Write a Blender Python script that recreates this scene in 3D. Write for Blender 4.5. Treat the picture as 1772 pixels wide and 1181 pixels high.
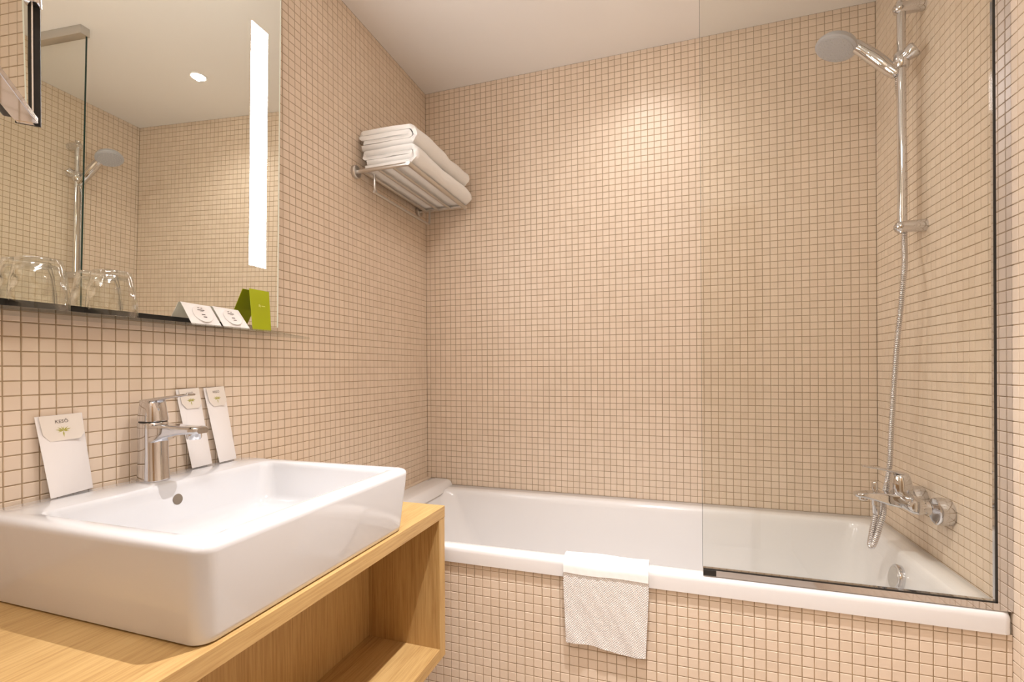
import bpy, bmesh, math, random
import numpy as np
from mathutils import Vector, Matrix
random.seed(7); np.random.seed(7)
for o in list(bpy.data.objects): bpy.data.objects.remove(o)
S = bpy.context.scene
COL = S.collection
FLOOR = 0.58           # everything is laid out with z = 0 at the tub's left deck, then lifted by this
W = 1.71825            # width between the left and right wall
CEIL = 1.742
DEEP = -2.60           # wall behind the photographer

# ------------------------------------------------------------------ camera
CP = Vector((1.0397986, -1.99681176, 0.49033077))
CR = Vector((0.94717295, 0.32066529, -0.00609741))
CU = Vector((0.00543085, 0.00297301, 0.99998083))
CF = Vector((-0.32067727, 0.94718791, -0.00107447))
FPX, PX, PY = 845.737, 869.879, 639.882
cam = bpy.data.cameras.new('camera'); cam.sensor_fit = 'HORIZONTAL'; cam.sensor_width = 36.0
cam.lens = FPX / 1772 * 36.0
cam.shift_x = (886 - PX) / 1772; cam.shift_y = (PY - 590.5) / 1772
cam.clip_start = 0.02
camo = bpy.data.objects.new('camera', cam); COL.objects.link(camo)
m = Matrix.Identity(4)
for i in range(3):
    m[i][0] = CR[i]; m[i][1] = CU[i]; m[i][2] = -CF[i]; m[i][3] = CP[i]
camo.matrix_world = m
S.camera = camo

# ------------------------------------------------------------------ world, light levels, exposure
wd = bpy.data.worlds.new('world'); S.world = wd; wd.use_nodes = True
wd.node_tree.nodes['Background'].inputs[0].default_value = (1.0, 0.86, 0.74, 1)
wd.node_tree.nodes['Background'].inputs[1].default_value = 0.0
SPOT_W, SPOT_COL = 118.0, (1.0, 0.965, 0.965)
STRIP_E, FILL_LAMP_E = 28.0, 28.0
S.view_settings.view_transform = 'Standard'
S.view_settings.look = 'None'
S.view_settings.gamma = 1.0
S.view_settings.use_curve_mapping = False
S.view_settings.exposure = 0.56

# ------------------------------------------------------------------ materials
def mat(name, col=(0.8, 0.8, 0.8), rough=0.5, metal=0.0, coat=0.0, spec=0.5, sheen=0.0, trans=0.0, ior=1.45):
    M = bpy.data.materials.new(name); M.use_nodes = True
    b = M.node_tree.nodes['Principled BSDF']
    b.inputs['Base Color'].default_value = (*col, 1); b.inputs['Roughness'].default_value = rough
    b.inputs['Metallic'].default_value = metal; b.inputs['Coat Weight'].default_value = coat
    b.inputs['Coat Roughness'].default_value = 0.04
    b.inputs['Specular IOR Level'].default_value = spec; b.inputs['Sheen Weight'].default_value = sheen
    b.inputs['Transmission Weight'].default_value = trans; b.inputs['IOR'].default_value = ior
    return M
def nd(M, t, **kw):
    n = M.node_tree.nodes.new(t)
    for k, v in kw.items(): setattr(n, k, v)
    return n
def lk(M, a, b): M.node_tree.links.new(a, b)
def bsdf(M): return M.node_tree.nodes['Principled BSDF']
def bump(M, height, strength, dist):
    n = nd(M, 'ShaderNodeBump'); n.inputs['Strength'].default_value = strength; n.inputs['Distance'].default_value = dist
    lk(M, height, n.inputs['Height']); lk(M, n.outputs[0], bsdf(M).inputs['Normal']); return n
def noise(M, scale, detail=3, coord='Object', vec=None, rough=0.5):
    n = nd(M, 'ShaderNodeTexNoise'); n.inputs['Scale'].default_value = scale; n.inputs['Detail'].default_value = detail
    n.inputs['Roughness'].default_value = rough
    if vec is None:
        tc = nd(M, 'ShaderNodeTexCoord'); vec = tc.outputs[coord]
    lk(M, vec, n.inputs['Vector']); return n
def ramp(M, fac, stops):
    r = nd(M, 'ShaderNodeValToRGB'); e = r.color_ramp.elements
    while len(e) < len(stops): e.new(0.5)
    for k, (p, c) in enumerate(stops): e[k].position = p; e[k].color = (*c, 1)
    lk(M, fac, r.inputs[0]); return r

# glazed mosaic: every tile a slightly different batch of beige
M_TILE = mat('mosaic_tile', rough=0.45, spec=0.7)
gi = nd(M_TILE, 'ShaderNodeNewGeometry'); oi = nd(M_TILE, 'ShaderNodeObjectInfo')
ad = nd(M_TILE, 'ShaderNodeMath', operation='ADD'); fr = nd(M_TILE, 'ShaderNodeMath', operation='FRACT')
lk(M_TILE, gi.outputs['Random Per Island'], ad.inputs[0]); lk(M_TILE, oi.outputs['Random'], ad.inputs[1]); lk(M_TILE, ad.outputs[0], fr.inputs[0])
rp = ramp(M_TILE, fr.outputs[0], [(0, (0.735, 0.600, 0.468)), (0.5, (0.76, 0.626, 0.494)), (1, (0.785, 0.650, 0.518))])
lk(M_TILE, rp.outputs[0], bsdf(M_TILE).inputs['Base Color'])
M_GROUT = mat('grout', (0.33, 0.225, 0.125), 0.9, spec=0.2)
gn = noise(M_GROUT, 40, 4); gr = ramp(M_GROUT, gn.outputs[0], [(0.3, (0.37, 0.265, 0.16)), (0.7, (0.45, 0.335, 0.21))]); lk(M_GROUT, gr.outputs[0], bsdf(M_GROUT).inputs['Base Color'])
M_CEIL = mat('ceiling_paint', (0.89, 0.86, 0.83), 0.85, spec=0.2)
cn = noise(M_CEIL, 220, 2); bump(M_CEIL, cn.outputs[0], 0.05, 0.001)
M_PAINT = mat('wall_paint', (0.78, 0.68, 0.57), 0.8, spec=0.2)
bump(M_PAINT, noise(M_PAINT, 150, 2).outputs[0], 0.05, 0.001)
M_DOOR = mat('door_veneer', (0.42, 0.27, 0.14), 0.4)
bump(M_DOOR, noise(M_DOOR, 30, 3).outputs[0], 0.05, 0.001)
M_FLOOR = mat('floor_stone', (0.40, 0.32, 0.25), 0.4)
fnz = noise(M_FLOOR, 6, 5); lk(M_FLOOR, ramp(M_FLOOR, fnz.outputs[0], [(0.3, (0.60, 0.53, 0.46)), (0.7, (0.66, 0.59, 0.52))]).outputs[0], bsdf(M_FLOOR).inputs['Base Color'])
M_CERAMIC = mat('white_ceramic', (0.675, 0.675, 0.69), 0.06, coat=0.5, spec=0.5)
M_ACRYL = mat('white_acrylic', (0.77, 0.75, 0.74), 0.16, coat=0.3, spec=0.5)
for M_ in (M_CERAMIC, M_ACRYL):
    c_ = noise(M_, 3, 2); b_ = bump(M_, c_.outputs[0], 0.02, 0.002)
M_CHROME = mat('polished_chrome', (0.68, 0.68, 0.70), 0.045, metal=1.0)
M_STEEL = mat('brushed_steel', (0.62, 0.60, 0.57), 0.28, metal=1.0)
sn = noise(M_STEEL, 160, 2); bump(M_STEEL, sn.outputs[0], 0.05, 0.0004)
M_MIRROR = mat('mirror_silver', (0.86, 0.87, 0.80), 0.0, metal=1.0)
M_BEVEL = mat('mirror_edge', (0.90, 0.97, 0.88), 0.06, metal=0.0, coat=1.0)
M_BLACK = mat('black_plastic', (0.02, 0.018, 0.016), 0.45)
M_HOLE = mat('overflow_shadow_clay', (0.20, 0.16, 0.12), 0.6)
M_GREY = mat('grey_plastic', (0.46, 0.46, 0.48), 0.32, spec=0.5)
M_NOZ = mat('pale_rubber', (0.62, 0.60, 0.60), 0.5)
M_PAPER = mat('white_paper', (0.86, 0.82, 0.80), 0.75, spec=0.2)
bump(M_PAPER, noise(M_PAPER, 60, 3).outputs[0], 0.12, 0.002)
M_KRAFT = mat('beige_paper', (0.80, 0.73, 0.65), 0.75, spec=0.2)
bump(M_KRAFT, noise(M_KRAFT, 90, 3).outputs[0], 0.08, 0.001)
M_INK = mat('grey_ink', (0.12, 0.09, 0.08), 0.8)
M_LEAF = mat('green_ink', (0.42, 0.40, 0.02), 0.8)
M_LIME = mat('lime_card', (0.36, 0.40, 0.006), 0.5, spec=0.3)
bump(M_LIME, noise(M_LIME, 120, 2).outputs[0], 0.04, 0.001)
M_PALEL = mat('pale_lime_ink', (0.68, 0.70, 0.20), 0.6)
M_FOIL = mat('white_foil', (0.88, 0.86, 0.85), 0.38, spec=0.4)
bump(M_FOIL, noise(M_FOIL, 120, 3).outputs[0], 0.25, 0.002)
M_GLASSEDGE = mat('glass_edge', (0.015, 0.035, 0.028), 0.1)
M_TERRY = mat('white_terry', (0.88, 0.86, 0.83), 0.95, spec=0.1, sheen=0.4)
bump(M_TERRY, noise(M_TERRY, 900, 3).outputs[0], 0.35, 0.0025)
M_HEM = mat('white_cotton', (0.90, 0.88, 0.86), 0.9, spec=0.1, sheen=0.3)
bump(M_HEM, noise(M_HEM, 500, 3).outputs[0], 0.2, 0.001)
M_EMIT = mat('downlight_lens'); e_ = bsdf(M_EMIT); e_.inputs['Emission Color'].default_value = (1, 0.93, 0.82, 1); e_.inputs['Emission Strength'].default_value = 30
M_FILL_LAMP = mat('fill_lamp_shade'); e_ = bsdf(M_FILL_LAMP); e_.inputs['Emission Color'].default_value = (1, 0.97, 0.96, 1); e_.inputs['Emission Strength'].default_value = FILL_LAMP_E
M_STRIP = mat('mirror_light_strip', (0.9, 0.9, 0.9)); e_ = bsdf(M_STRIP); e_.inputs['Emission Color'].default_value = (1.0, 0.985, 0.98, 1); e_.inputs['Emission Strength'].default_value = STRIP_E

def waffle():
    M = mat('waffle_cotton', (0.88, 0.84, 0.81), 0.95, spec=0.1, sheen=0.4)
    tc = nd(M, 'ShaderNodeTexCoord'); mp = nd(M, 'ShaderNodeMapping')
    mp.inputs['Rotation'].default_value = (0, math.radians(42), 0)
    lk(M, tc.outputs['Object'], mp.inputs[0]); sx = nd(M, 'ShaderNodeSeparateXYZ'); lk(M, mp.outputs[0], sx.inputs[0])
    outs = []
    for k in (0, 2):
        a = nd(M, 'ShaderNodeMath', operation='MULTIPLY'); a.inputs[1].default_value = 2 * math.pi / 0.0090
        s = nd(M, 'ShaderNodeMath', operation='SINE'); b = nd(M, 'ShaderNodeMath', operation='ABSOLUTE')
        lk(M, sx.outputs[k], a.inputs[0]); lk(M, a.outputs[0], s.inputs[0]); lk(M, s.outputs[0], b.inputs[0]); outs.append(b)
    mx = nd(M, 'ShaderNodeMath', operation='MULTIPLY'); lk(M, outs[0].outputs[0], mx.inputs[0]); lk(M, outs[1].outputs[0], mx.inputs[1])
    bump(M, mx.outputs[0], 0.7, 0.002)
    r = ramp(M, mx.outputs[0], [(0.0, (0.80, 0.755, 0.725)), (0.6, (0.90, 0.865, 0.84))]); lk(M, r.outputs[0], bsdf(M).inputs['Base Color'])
    return M
M_WAFFLE = waffle()

def oak(name, axis):
    M = mat(name, rough=0.42, spec=0.4)
    tc = nd(M, 'ShaderNodeTexCoord'); mp = nd(M, 'ShaderNodeMapping')
    sc = [1.0, 1.0, 1.0]; sc[axis] = 0.035
    mp.inputs['Scale'].default_value = sc; lk(M, tc.outputs['Object'], mp.inputs[0])
    a = noise(M, 260, 6, vec=mp.outputs[0], rough=0.65); b = noise(M, 22, 3, vec=mp.outputs[0])
    mx = nd(M, 'ShaderNodeMix', data_type='FLOAT'); mx.inputs[0].default_value = 0.30
    lk(M, a.outputs[0], mx.inputs[2]); lk(M, b.outputs[0], mx.inputs[3])
    r = ramp(M, mx.outputs[0], [(0.28, (0.29, 0.155, 0.050)), (0.42, (0.46, 0.280, 0.105)), (0.55, (0.55, 0.355, 0.145)), (0.75, (0.62, 0.415, 0.185))])
    lk(M, r.outputs[0], bsdf(M).inputs['Base Color']); bump(M, a.outputs[0], 0.12, 0.0012)
    return M
M_OAK_Y, M_OAK_Z, M_OAK_X = oak('oak_grain_long', 1), oak('oak_grain_upright', 2), oak('oak_grain_deep', 0)

def sheet_glass(name, tint, edge, bump_scale=None):
    M = bpy.data.materials.new(name); M.use_nodes = True; nt = M.node_tree; nt.nodes.clear()
    o = nt.nodes.new('ShaderNodeOutputMaterial'); t = nt.nodes.new('ShaderNodeBsdfTransparent'); g = nt.nodes.new('ShaderNodeBsdfGlossy')
    mx = nt.nodes.new('ShaderNodeMixShader'); lw = nt.nodes.new('ShaderNodeLayerWeight'); lw.inputs[0].default_value = 0.5
    pw = nt.nodes.new('ShaderNodeMath'); pw.operation = 'POWER'; pw.inputs[1].default_value = 5.0 if not bump_scale else 2.2
    ma = nt.nodes.new('ShaderNodeMath'); ma.operation = 'MULTIPLY_ADD'; ma.inputs[1].default_value = edge; ma.inputs[2].default_value = 0.035 if not bump_scale else 0.05
    t.inputs[0].default_value = (*tint, 1); g.inputs['Roughness'].default_value = 0.0
    L_ = nt.links.new
    L_(lw.outputs['Facing'], pw.inputs[0]); L_(pw.outputs[0], ma.inputs[0]); L_(ma.outputs[0], mx.inputs[0]); L_(t.outputs[0], mx.inputs[1]); L_(g.outputs[0], mx.inputs[2]); L_(mx.outputs[0], o.inputs[0])
    if bump_scale:
        v = nt.nodes.new('ShaderNodeTexVoronoi'); v.feature = 'SMOOTH_F1'; v.inputs['Scale'].default_value = bump_scale
        tc = nt.nodes.new('ShaderNodeTexCoord'); bp_ = nt.nodes.new('ShaderNodeBump'); bp_.inputs['Strength'].default_value = 0.9; bp_.inputs['Distance'].default_value = 0.006
        L_(tc.outputs['Object'], v.inputs['Vector']); L_(v.outputs[0], bp_.inputs['Height']); L_(bp_.outputs[0], g.inputs['Normal']); L_(bp_.outputs[0], lw.inputs['Normal'])
    return M
M_SHELFG = sheet_glass('shelf_glass', (0.955, 0.965, 0.945), 0.9)
M_SHEET = sheet_glass('clear_sheet_glass', (0.972, 0.974, 0.955), 0.55)
M_TUMBLER = sheet_glass('pressed_glass', (0.975, 0.98, 0.965), 0.9, 55)

# ------------------------------------------------------------------ building helpers
ORG = {}
def reg(o, org): ORG[o.name] = Vector(org); return o
def tag(o, label=None, cat=None, group=None, kind=None):
    if label: o['label'] = label
    if cat: o['category'] = cat
    if group: o['group'] = group
    if kind: o['kind'] = kind
    return o
def thing(name, loc, label, cat, group=None):
    o = bpy.data.objects.new(name, None); COL.objects.link(o); o.location = loc; o.empty_display_size = 0.05
    reg(o, loc); return tag(o, label, cat, group)
class MB:
    def __init__(s): s.v = []; s.f = []
    def add(s, vs, fs):
        k = len(s.v); s.v += [tuple(p) for p in vs]; s.f += [tuple(i + k for i in f) for f in fs]; return s
    def box(s, x0, x1, y0, y1, z0, z1):
        return s.add([(x, y, z) for z in (z0, z1) for y in (y0, y1) for x in (x0, x1)],
                     [(0, 2, 3, 1), (4, 5, 7, 6), (0, 1, 5, 4), (2, 6, 7, 3), (0, 4, 6, 2), (1, 3, 7, 5)])
    def obox(s, c, ax, ay, az):
        c, ax, ay, az = map(Vector, (c, ax, ay, az))
        vs = [c + ax * i + ay * j + az * k for k in (-1, 1) for j in (-1, 1) for i in (-1, 1)]
        return s.add(vs, [(0, 2, 3, 1), (4, 5, 7, 6), (0, 1, 5, 4), (2, 6, 7, 3), (0, 4, 6, 2), (1, 3, 7, 5)])
    def loft(s, loops, cap0=True, cap1=True):
        n = len(loops[0]); vs = [p for l in loops for p in l]; fs = []
        for a in range(len(loops) - 1):
            for i in range(n):
                j = (i + 1) % n; fs.append((a * n + i, a * n + j, (a + 1) * n + j, (a + 1) * n + i))
        if cap0: fs.append(tuple(range(n))[::-1])
        if cap1: fs.append(tuple((len(loops) - 1) * n + i for i in range(n)))
        return s.add(vs, fs)
    def tube(s, pts, r, n=16, cap=True, flat=None):
        pts = [Vector(p) for p in pts]; k = len(pts); rr = r if isinstance(r, (list, tuple)) else [r] * k
        T = [(pts[min(i + 1, k - 1)] - pts[max(i - 1, 0)]).normalized() for i in range(k)]
        up = Vector((0, 0, 1)) if abs(T[0].z) < 0.9 else Vector((0, 1, 0))
        N = (up - T[0] * up.dot(T[0])).normalized(); loops = []
        for i in range(k):
            N = (N - T[i] * N.dot(T[i])).normalized(); B = T[i].cross(N)
            fl = flat if flat else 1.0
            loops.append([pts[i] + (N * math.cos(t) * fl + B * math.sin(t)) * rr[i] for t in [2 * math.pi * q / n for q in range(n)]])
        return s.loft(loops, cap, cap)
    def lathe(s, prof, c, axis=(0, 0, 1), n=32, cap0=True, cap1=True, sx=1.0):
        c = Vector(c); A = Vector(axis).normalized(); up = Vector((0, 0, 1)) if abs(A.z) < 0.9 else Vector((1, 0, 0))
        N = (up - A * up.dot(A)).normalized(); B = A.cross(N)
        return s.loft([[c + A * h + (N * math.cos(t) * sx + B * math.sin(t)) * r for t in [2 * math.pi * q / n for q in range(n)]] for r, h in prof], cap0, cap1)
    def prism(s, poly, z0, z1):
        return s.loft([[(x, y, z0) for x, y in poly], [(x, y, z1) for x, y in poly]])
    def build(s, name, material, parent=None, loc=None, smooth=True, bevel=None, seg=2, angle=35):
        org = ORG[parent.name] if parent else Vector(loc or (0, 0, 0))
        me = bpy.data.meshes.new(name)
        me.from_pydata([tuple(Vector(p) - org) for p in s.v], [], s.f); me.update()
        bm = bmesh.new(); bm.from_mesh(me)
        bmesh.ops.recalc_face_normals(bm, faces=bm.faces[:])
        if bevel:
            ed = [e for e in bm.edges if len(e.link_faces) == 2 and e.calc_face_angle(0) > 0.6]
            bmesh.ops.bevel(bm, geom=ed, offset=bevel, segments=seg, affect='EDGES', profile=0.5, clamp_overlap=True)
        bm.to_mesh(me); bm.free()
        if smooth:
            me.polygons.foreach_set('use_smooth', [True] * len(me.polygons)); me.set_sharp_from_angle(angle=math.radians(angle))
        me.materials.append(material)
        o = bpy.data.objects.new(name, me); COL.objects.link(o)
        if parent: o.parent = parent
        else: o.location = org
        reg(o, org); return o
def rrect(x0, x1, y0, y1, z, r, k=8, m=14):
    """rounded rectangle, always the same number of points so loops can be lofted"""
    r = max(1e-4, min(r, (x1 - x0) / 2 - 1e-4, (y1 - y0) / 2 - 1e-4)); out = []
    cs = [((x1 - r, y1 - r), 0), ((x0 + r, y1 - r), 90), ((x0 + r, y0 + r), 180), ((x1 - r, y0 + r), 270)]
    for q in range(4):
        (cx, cy), a = cs[q]
        arc = [(cx + r * math.cos(math.radians(a + 90 * t / k)), cy + r * math.sin(math.radians(a + 90 * t / k))) for t in range(k + 1)]
        out += arc
        (nx, ny), b = cs[(q + 1) % 4]
        e = (nx + r * math.cos(math.radians(b)), ny + r * math.sin(math.radians(b)))
        for t in range(1, m): out.append((arc[-1][0] + (e[0] - arc[-1][0]) * t / m, arc[-1][1] + (e[1] - arc[-1][1]) * t / m))
    return [(x, y, z) for x, y in out]
def spline(pts, n=10):
    P = [Vector(p) for p in pts]; P = [P[0] * 2 - P[1]] + P + [P[-1] * 2 - P[-2]]; out = []
    for i in range(1, len(P) - 2):
        for t in [q / n for q in range(n)]:
            a, b, c, d = P[i - 1:i + 3]
            out.append(0.5 * ((2 * b) + (c - a) * t + (2 * a - 5 * b + 4 * c - d) * t * t + (3 * b - a - 3 * c + d) * t ** 3))
    out.append(P[-2]); return out
def text_mesh(body, size, name, frame, parent, material):
    """flat lettering laid on a surface; frame = (origin, right, up, normal)"""
    cu = bpy.data.curves.new(name, 'FONT'); cu.body = body; cu.size = size; cu.align_x = 'CENTER'; cu.align_y = 'CENTER'
    cu.resolution_u = 2
    tmp = bpy.data.objects.new('tmp_text', cu); COL.objects.link(tmp)
    dg = bpy.context.evaluated_depsgraph_get(); me = bpy.data.meshes.new_from_object(tmp.evaluated_get(dg))
    bpy.data.objects.remove(tmp); bpy.data.curves.remove(cu); me.name = name
    O, R_, U_, N_ = map(Vector, frame); org = ORG[parent.name]
    for v in me.vertices: v.co = O + R_ * v.co.x + U_ * v.co.y + N_ * 0.0003 - org
    me.materials.clear(); me.materials.append(material)
    o = bpy.data.objects.new(name, me); COL.objects.link(o); o.parent = parent; reg(o, org); return o

# ------------------------------------------------------------------ tiled walls
P = 0.025
def px(p):
    d = Vector(p) - CP; w = d.dot(CF)
    if w < 0.05: return None
    return PX + FPX * d.dot(CR) / w, PY - FPX * d.dot(CU) / w, FPX / w
def tiled(wall, point, U, V, N, u0, u1, v0, v1, ou, ov, visible):
    """mosaic on a plane: point + u*U + v*V, tile faces on the plane; the 300 largest in view are single parts"""
    U, V, N, point = map(Vector, (U, V, N, point)); h = 0.01155; inb = 0.0009
    cand = []; rest = []
    iu0, iu1 = math.floor((u0 - ou) / P), math.ceil((u1 - ou) / P)
    iv0, iv1 = math.floor((v0 - ov) / P), math.ceil((v1 - ov) / P)
    for i in range(iu0, iu1):
        for j in range(iv0, iv1):
            a0, a1 = ou + i * P + P / 2 - h, ou + i * P + P / 2 + h; b0, b1 = ov + j * P + P / 2 - h, ov + j * P + P / 2 + h
            full = a0 >= u0 and a1 <= u1 and b0 >= v0 and b1 <= v1
            a0, a1, b0, b1 = max(a0, u0), min(a1, u1), max(b0, v0), min(b1, v1)
            if a1 - a0 < 0.003 or b1 - b0 < 0.003: continue
            if full:
                c = point + U * (ou + (i + .5) * P) + V * (ov + (j + .5) * P); q = px(c)
                if q and 8 < q[0] < 1764 and 8 < q[1] < 1173 and visible(c, q):
                    d = (c - CP).normalized(); cand.append((q[2] * q[2] * abs(d.dot(N)), len(rest)))
            rest.append((a0, a1, b0, b1))
    cand.sort(reverse=True); chosen = {k for _, k in cand[:300]}
    def verts(a0, a1, b0, b1, ju, jv, jn):
        ca, cb = (a0 + a1) / 2, (b0 + b1) / 2; out = []
        for g, dn in ((inb, 0.0), (0.0, -0.0007), (0.0, -0.0022)):
            for a, b in ((a0 + g, b0 + g), (a1 - g, b0 + g), (a1 - g, b1 - g), (a0 + g, b1 - g)):
                out.append((a, b, dn + jn + (a - ca) * ju + (b - cb) * jv))
        return out
    F = [(0, 1, 2, 3)] + [(k * 4 + 4 + i, k * 4 + 4 + (i + 1) % 4, k * 4 + (i + 1) % 4, k * 4 + i) for k in (0, 1) for i in range(4)]
    if U.cross(V).dot(N) < 0: F = [f[::-1] for f in F]
    one = bpy.data.meshes.new('tile'); one.from_pydata([tuple(U * a + V * b + N * c) for a, b, c in verts(-h, h, -h, h, 0, 0, 0)], [], F); one.materials.append(M_TILE)
    ax = Matrix((U, V, N)); vs = []; fs = []
    jr = np.random.normal(0, 1, (len(rest), 3))
    for k, (a0, a1, b0, b1) in enumerate(rest):
        ju, jv, jn = jr[k] * (0.004, 0.004, 0.00012)
        if k in chosen:
            o = bpy.data.objects.new('tile', one); COL.objects.link(o); o.parent = wall
            o.location = point + U * (a0 + a1) / 2 + V * (b0 + b1) / 2 + N * float(jn) - ORG[wall.name]
            o.rotation_euler = (Matrix.Rotation(float(jv), 3, U) @ Matrix.Rotation(-float(ju), 3, V)).to_euler()
        else:
            b = len(vs); vs += verts(a0, a1, b0, b1, ju, jv, jn); fs += [tuple(i + b for i in f) for f in F]
    A = np.array(vs); X = A[:, :1] * np.array(U) + A[:, 1:2] * np.array(V) + A[:, 2:] * np.array(N) + np.array(point) - np.array(ORG[wall.name])
    me = bpy.data.meshes.new('tiles'); me.from_pydata(X.tolist(), [], fs); me.materials.append(M_TILE)
    o = bpy.data.objects.new('tiles', me); COL.objects.link(o); o.parent = wall; o['kind'] = 'stuff'
    return o
G = 0.0013    # grout lies this far behind the tile faces
def wall(name, *b):
    o = MB().box(*b).build(name, M_GROUT, smooth=False); o['kind'] = 'structure'; return o
FZ = -FLOOR
wl = wall('wall_left', -0.12, -G, DEEP, 0.12, FZ, CEIL)
wb = wall('wall_back', 0.0, W, G, 0.12, FZ, CEIL)
wr = wall('wall_right', W + G, W + 0.12, DEEP, 0.12, FZ, CEIL)
tiled(wl, (0, 0, 0), (0, 1, 0), (0, 0, 1), (1, 0, 0), DEEP, -0.0005, FZ, CEIL, -59.92 * P, 0.0,
      lambda c, q: not (c.y < -0.91 and c.z > 0.585) and c.z > (0.28 if c.y < -0.98 else 0.14 if c.y < -0.80 else 0.01))
tiled(wb, (0, 0, 0), (1, 0, 0), (0, 0, 1), (0, -1, 0), 0.0005, W - 0.0005, -0.10, CEIL, 0.73 * P, 0.0,
      lambda c, q: c.z > 0.0 and not (q[0] < 812 and 200 < q[1] < 400) and not (1405 < q[0] < 1520 and 50 < q[1] < 140))
tiled(wr, (W, 0, 0), (0, 1, 0), (0, 0, 1), (-1, 0, 0), DEEP, -0.0005, FZ, CEIL, -0.3136, 0.0,
      lambda c, q: c.z > -0.02 and not (1700 < q[0] < 1755) and not (1535 < q[0] < 1610 and q[1] < 420))
tag(MB().box(0, W, DEEP, 0, CEIL, CEIL + 0.1).build('ceiling', M_CEIL, smooth=False), kind='structure')
tag(MB().box(0, W, DEEP, 0, FZ - 0.08, FZ).build('floor', M_FLOOR, smooth=False), kind='structure')
tag(MB().box(0, W, DEEP - 0.1, DEEP, FZ, CEIL).build('wall_front', M_PAINT, smooth=False), kind='structure')
dr = tag(MB().box(0.80, 1.55, DEEP, DEEP + 0.03, FZ, 1.45).build('door_1', M_DOOR, smooth=False, bevel=0.003), kind='structure')
hd = MB(); hd.tube([(0.88, DEEP + 0.03, 0.45), (0.88, DEEP + 0.075, 0.45), (0.99, DEEP + 0.075, 0.45)], 0.009); hd.build('door_handle', M_STEEL, dr)

# ------------------------------------------------------------------ bathtub and its tiled panel
bp = MB().box(0.012, W, -0.692 + G, -0.66, FZ, -0.072).build('wall_bath_front', M_GROUT, smooth=False); bp['kind'] = 'structure'
tiled(bp, (0, -0.692, 0), (1, 0, 0), (0, 0, 1), (0, -1, 0), 0.012, W - 0.001, FZ, -0.072, 0.0080, -0.085,
      lambda c, q: q[0] > 772 and not (965 < q[0] < 1128 and q[1] < 1145))
tub = thing('bathtub', (W / 2, -0.35, FZ), 'white acrylic built-in bathtub along the tiled back wall', 'bathtub')
RZ = -0.0235
def tubloop(l, r, f, b, z, rad): return rrect(l, r, f, b, z, rad, 10, 24)
X0, X1, Y0, Y1 = 0.020, W - 0.002, -0.6995, -0.0015
L = [tubloop(X0 + .03, X1 - .004, Y0 + .005, Y1 - .004, RZ - .047, .012), tubloop(X0, X1, Y0, Y1, RZ - .0465, .016), tubloop(X0, X1, Y0, Y1, RZ - .016, .016),
     tubloop(X0 + .0012, X1 - .0008, Y0 + .0012, Y1 - .0006, RZ - .0095, .017), tubloop(X0 + .004, X1 - .001, Y0 + .0042, Y1 - .001, RZ - .0042, .018), tubloop(X0 + .0075, X1 - .002, Y0 + .0085, Y1 - .002, RZ - .0012, .019), tubloop(X0 + .014, X1 - .003, Y0 + .0145, Y1 - .003, RZ, .02),
     tubloop(.112, 1.660, -.664, -.074, RZ - .001, .045), tubloop(.118, 1.655, -.659, -.079, RZ - .0035, .05), tubloop(.123, 1.651, -.655, -.083, RZ - .010, .055),
     tubloop(.129, 1.648, -.652, -.087, RZ - .025, .06), tubloop(.170, 1.632, -.640, -.098, RZ - .12, .08), tubloop(.235, 1.608, -.622, -.114, RZ - .25, .10),
     tubloop(.300, 1.585, -.600, -.135, RZ - .345, .12), tubloop(.345, 1.560, -.575, -.160, RZ - .378, .12), tubloop(.40, 1.52, -.54, -.195, RZ - .392, .12), tubloop(.60, 1.40, -.43, -.30, RZ - .396, .06)]
MB().loft(L, False, True).build('shell', M_ACRYL, tub, angle=60)
# the head end of the tub steps up into a deck
hl = [rrect(.020, .132, -.6985, -.002, RZ - .012, .012), rrect(.020, .126, -.6985, -.002, RZ + .006, .012), rrect(.020, .121, -.698, -.0022, RZ + .014, .012), rrect(.0205, .114, -.697, -.0025, RZ + .0205, .012), rrect(.022, .104, -.694, -.004, RZ + .0235, .012), rrect(.04, .07, -.68, -.02, RZ + .024, .01)]
MB().loft(hl).build('head_deck', M_ACRYL, tub, angle=60)
tag(MB().box(0.0005, 0.0195, -0.80, -0.001, -0.06, 0.003).build('trim_1', M_TILE, smooth=False, bevel=0.001), kind='structure')
ovA = Vector((-0.985, 0, 0.17)).normalized(); ovc = Vector((1.641, -0.372, -0.094))
ov = MB().lathe([(0.034, -0.006), (0.036, 0.002), (0.036, 0.012), (0.0345, 0.0145), (0.031, 0.0155), (0.0, 0.0155)], ovc, ovA, 48).build('overflow_cap', M_CHROME, tub, angle=40)
MB().lathe([(0.030, 0.0155), (0.029, 0.0165), (0.0, 0.0165)], ovc, ovA, 40).build('cap_disc', M_STEEL, ov, angle=40)
MB().lathe([(0.036, -0.002), (0.036, 0.003), (0.030, 0.005), (0.0, 0.005)], (1.30, -0.365, RZ - .396), (0, 0, 1), 32).build('drain', M_CHROME, tub)

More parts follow.
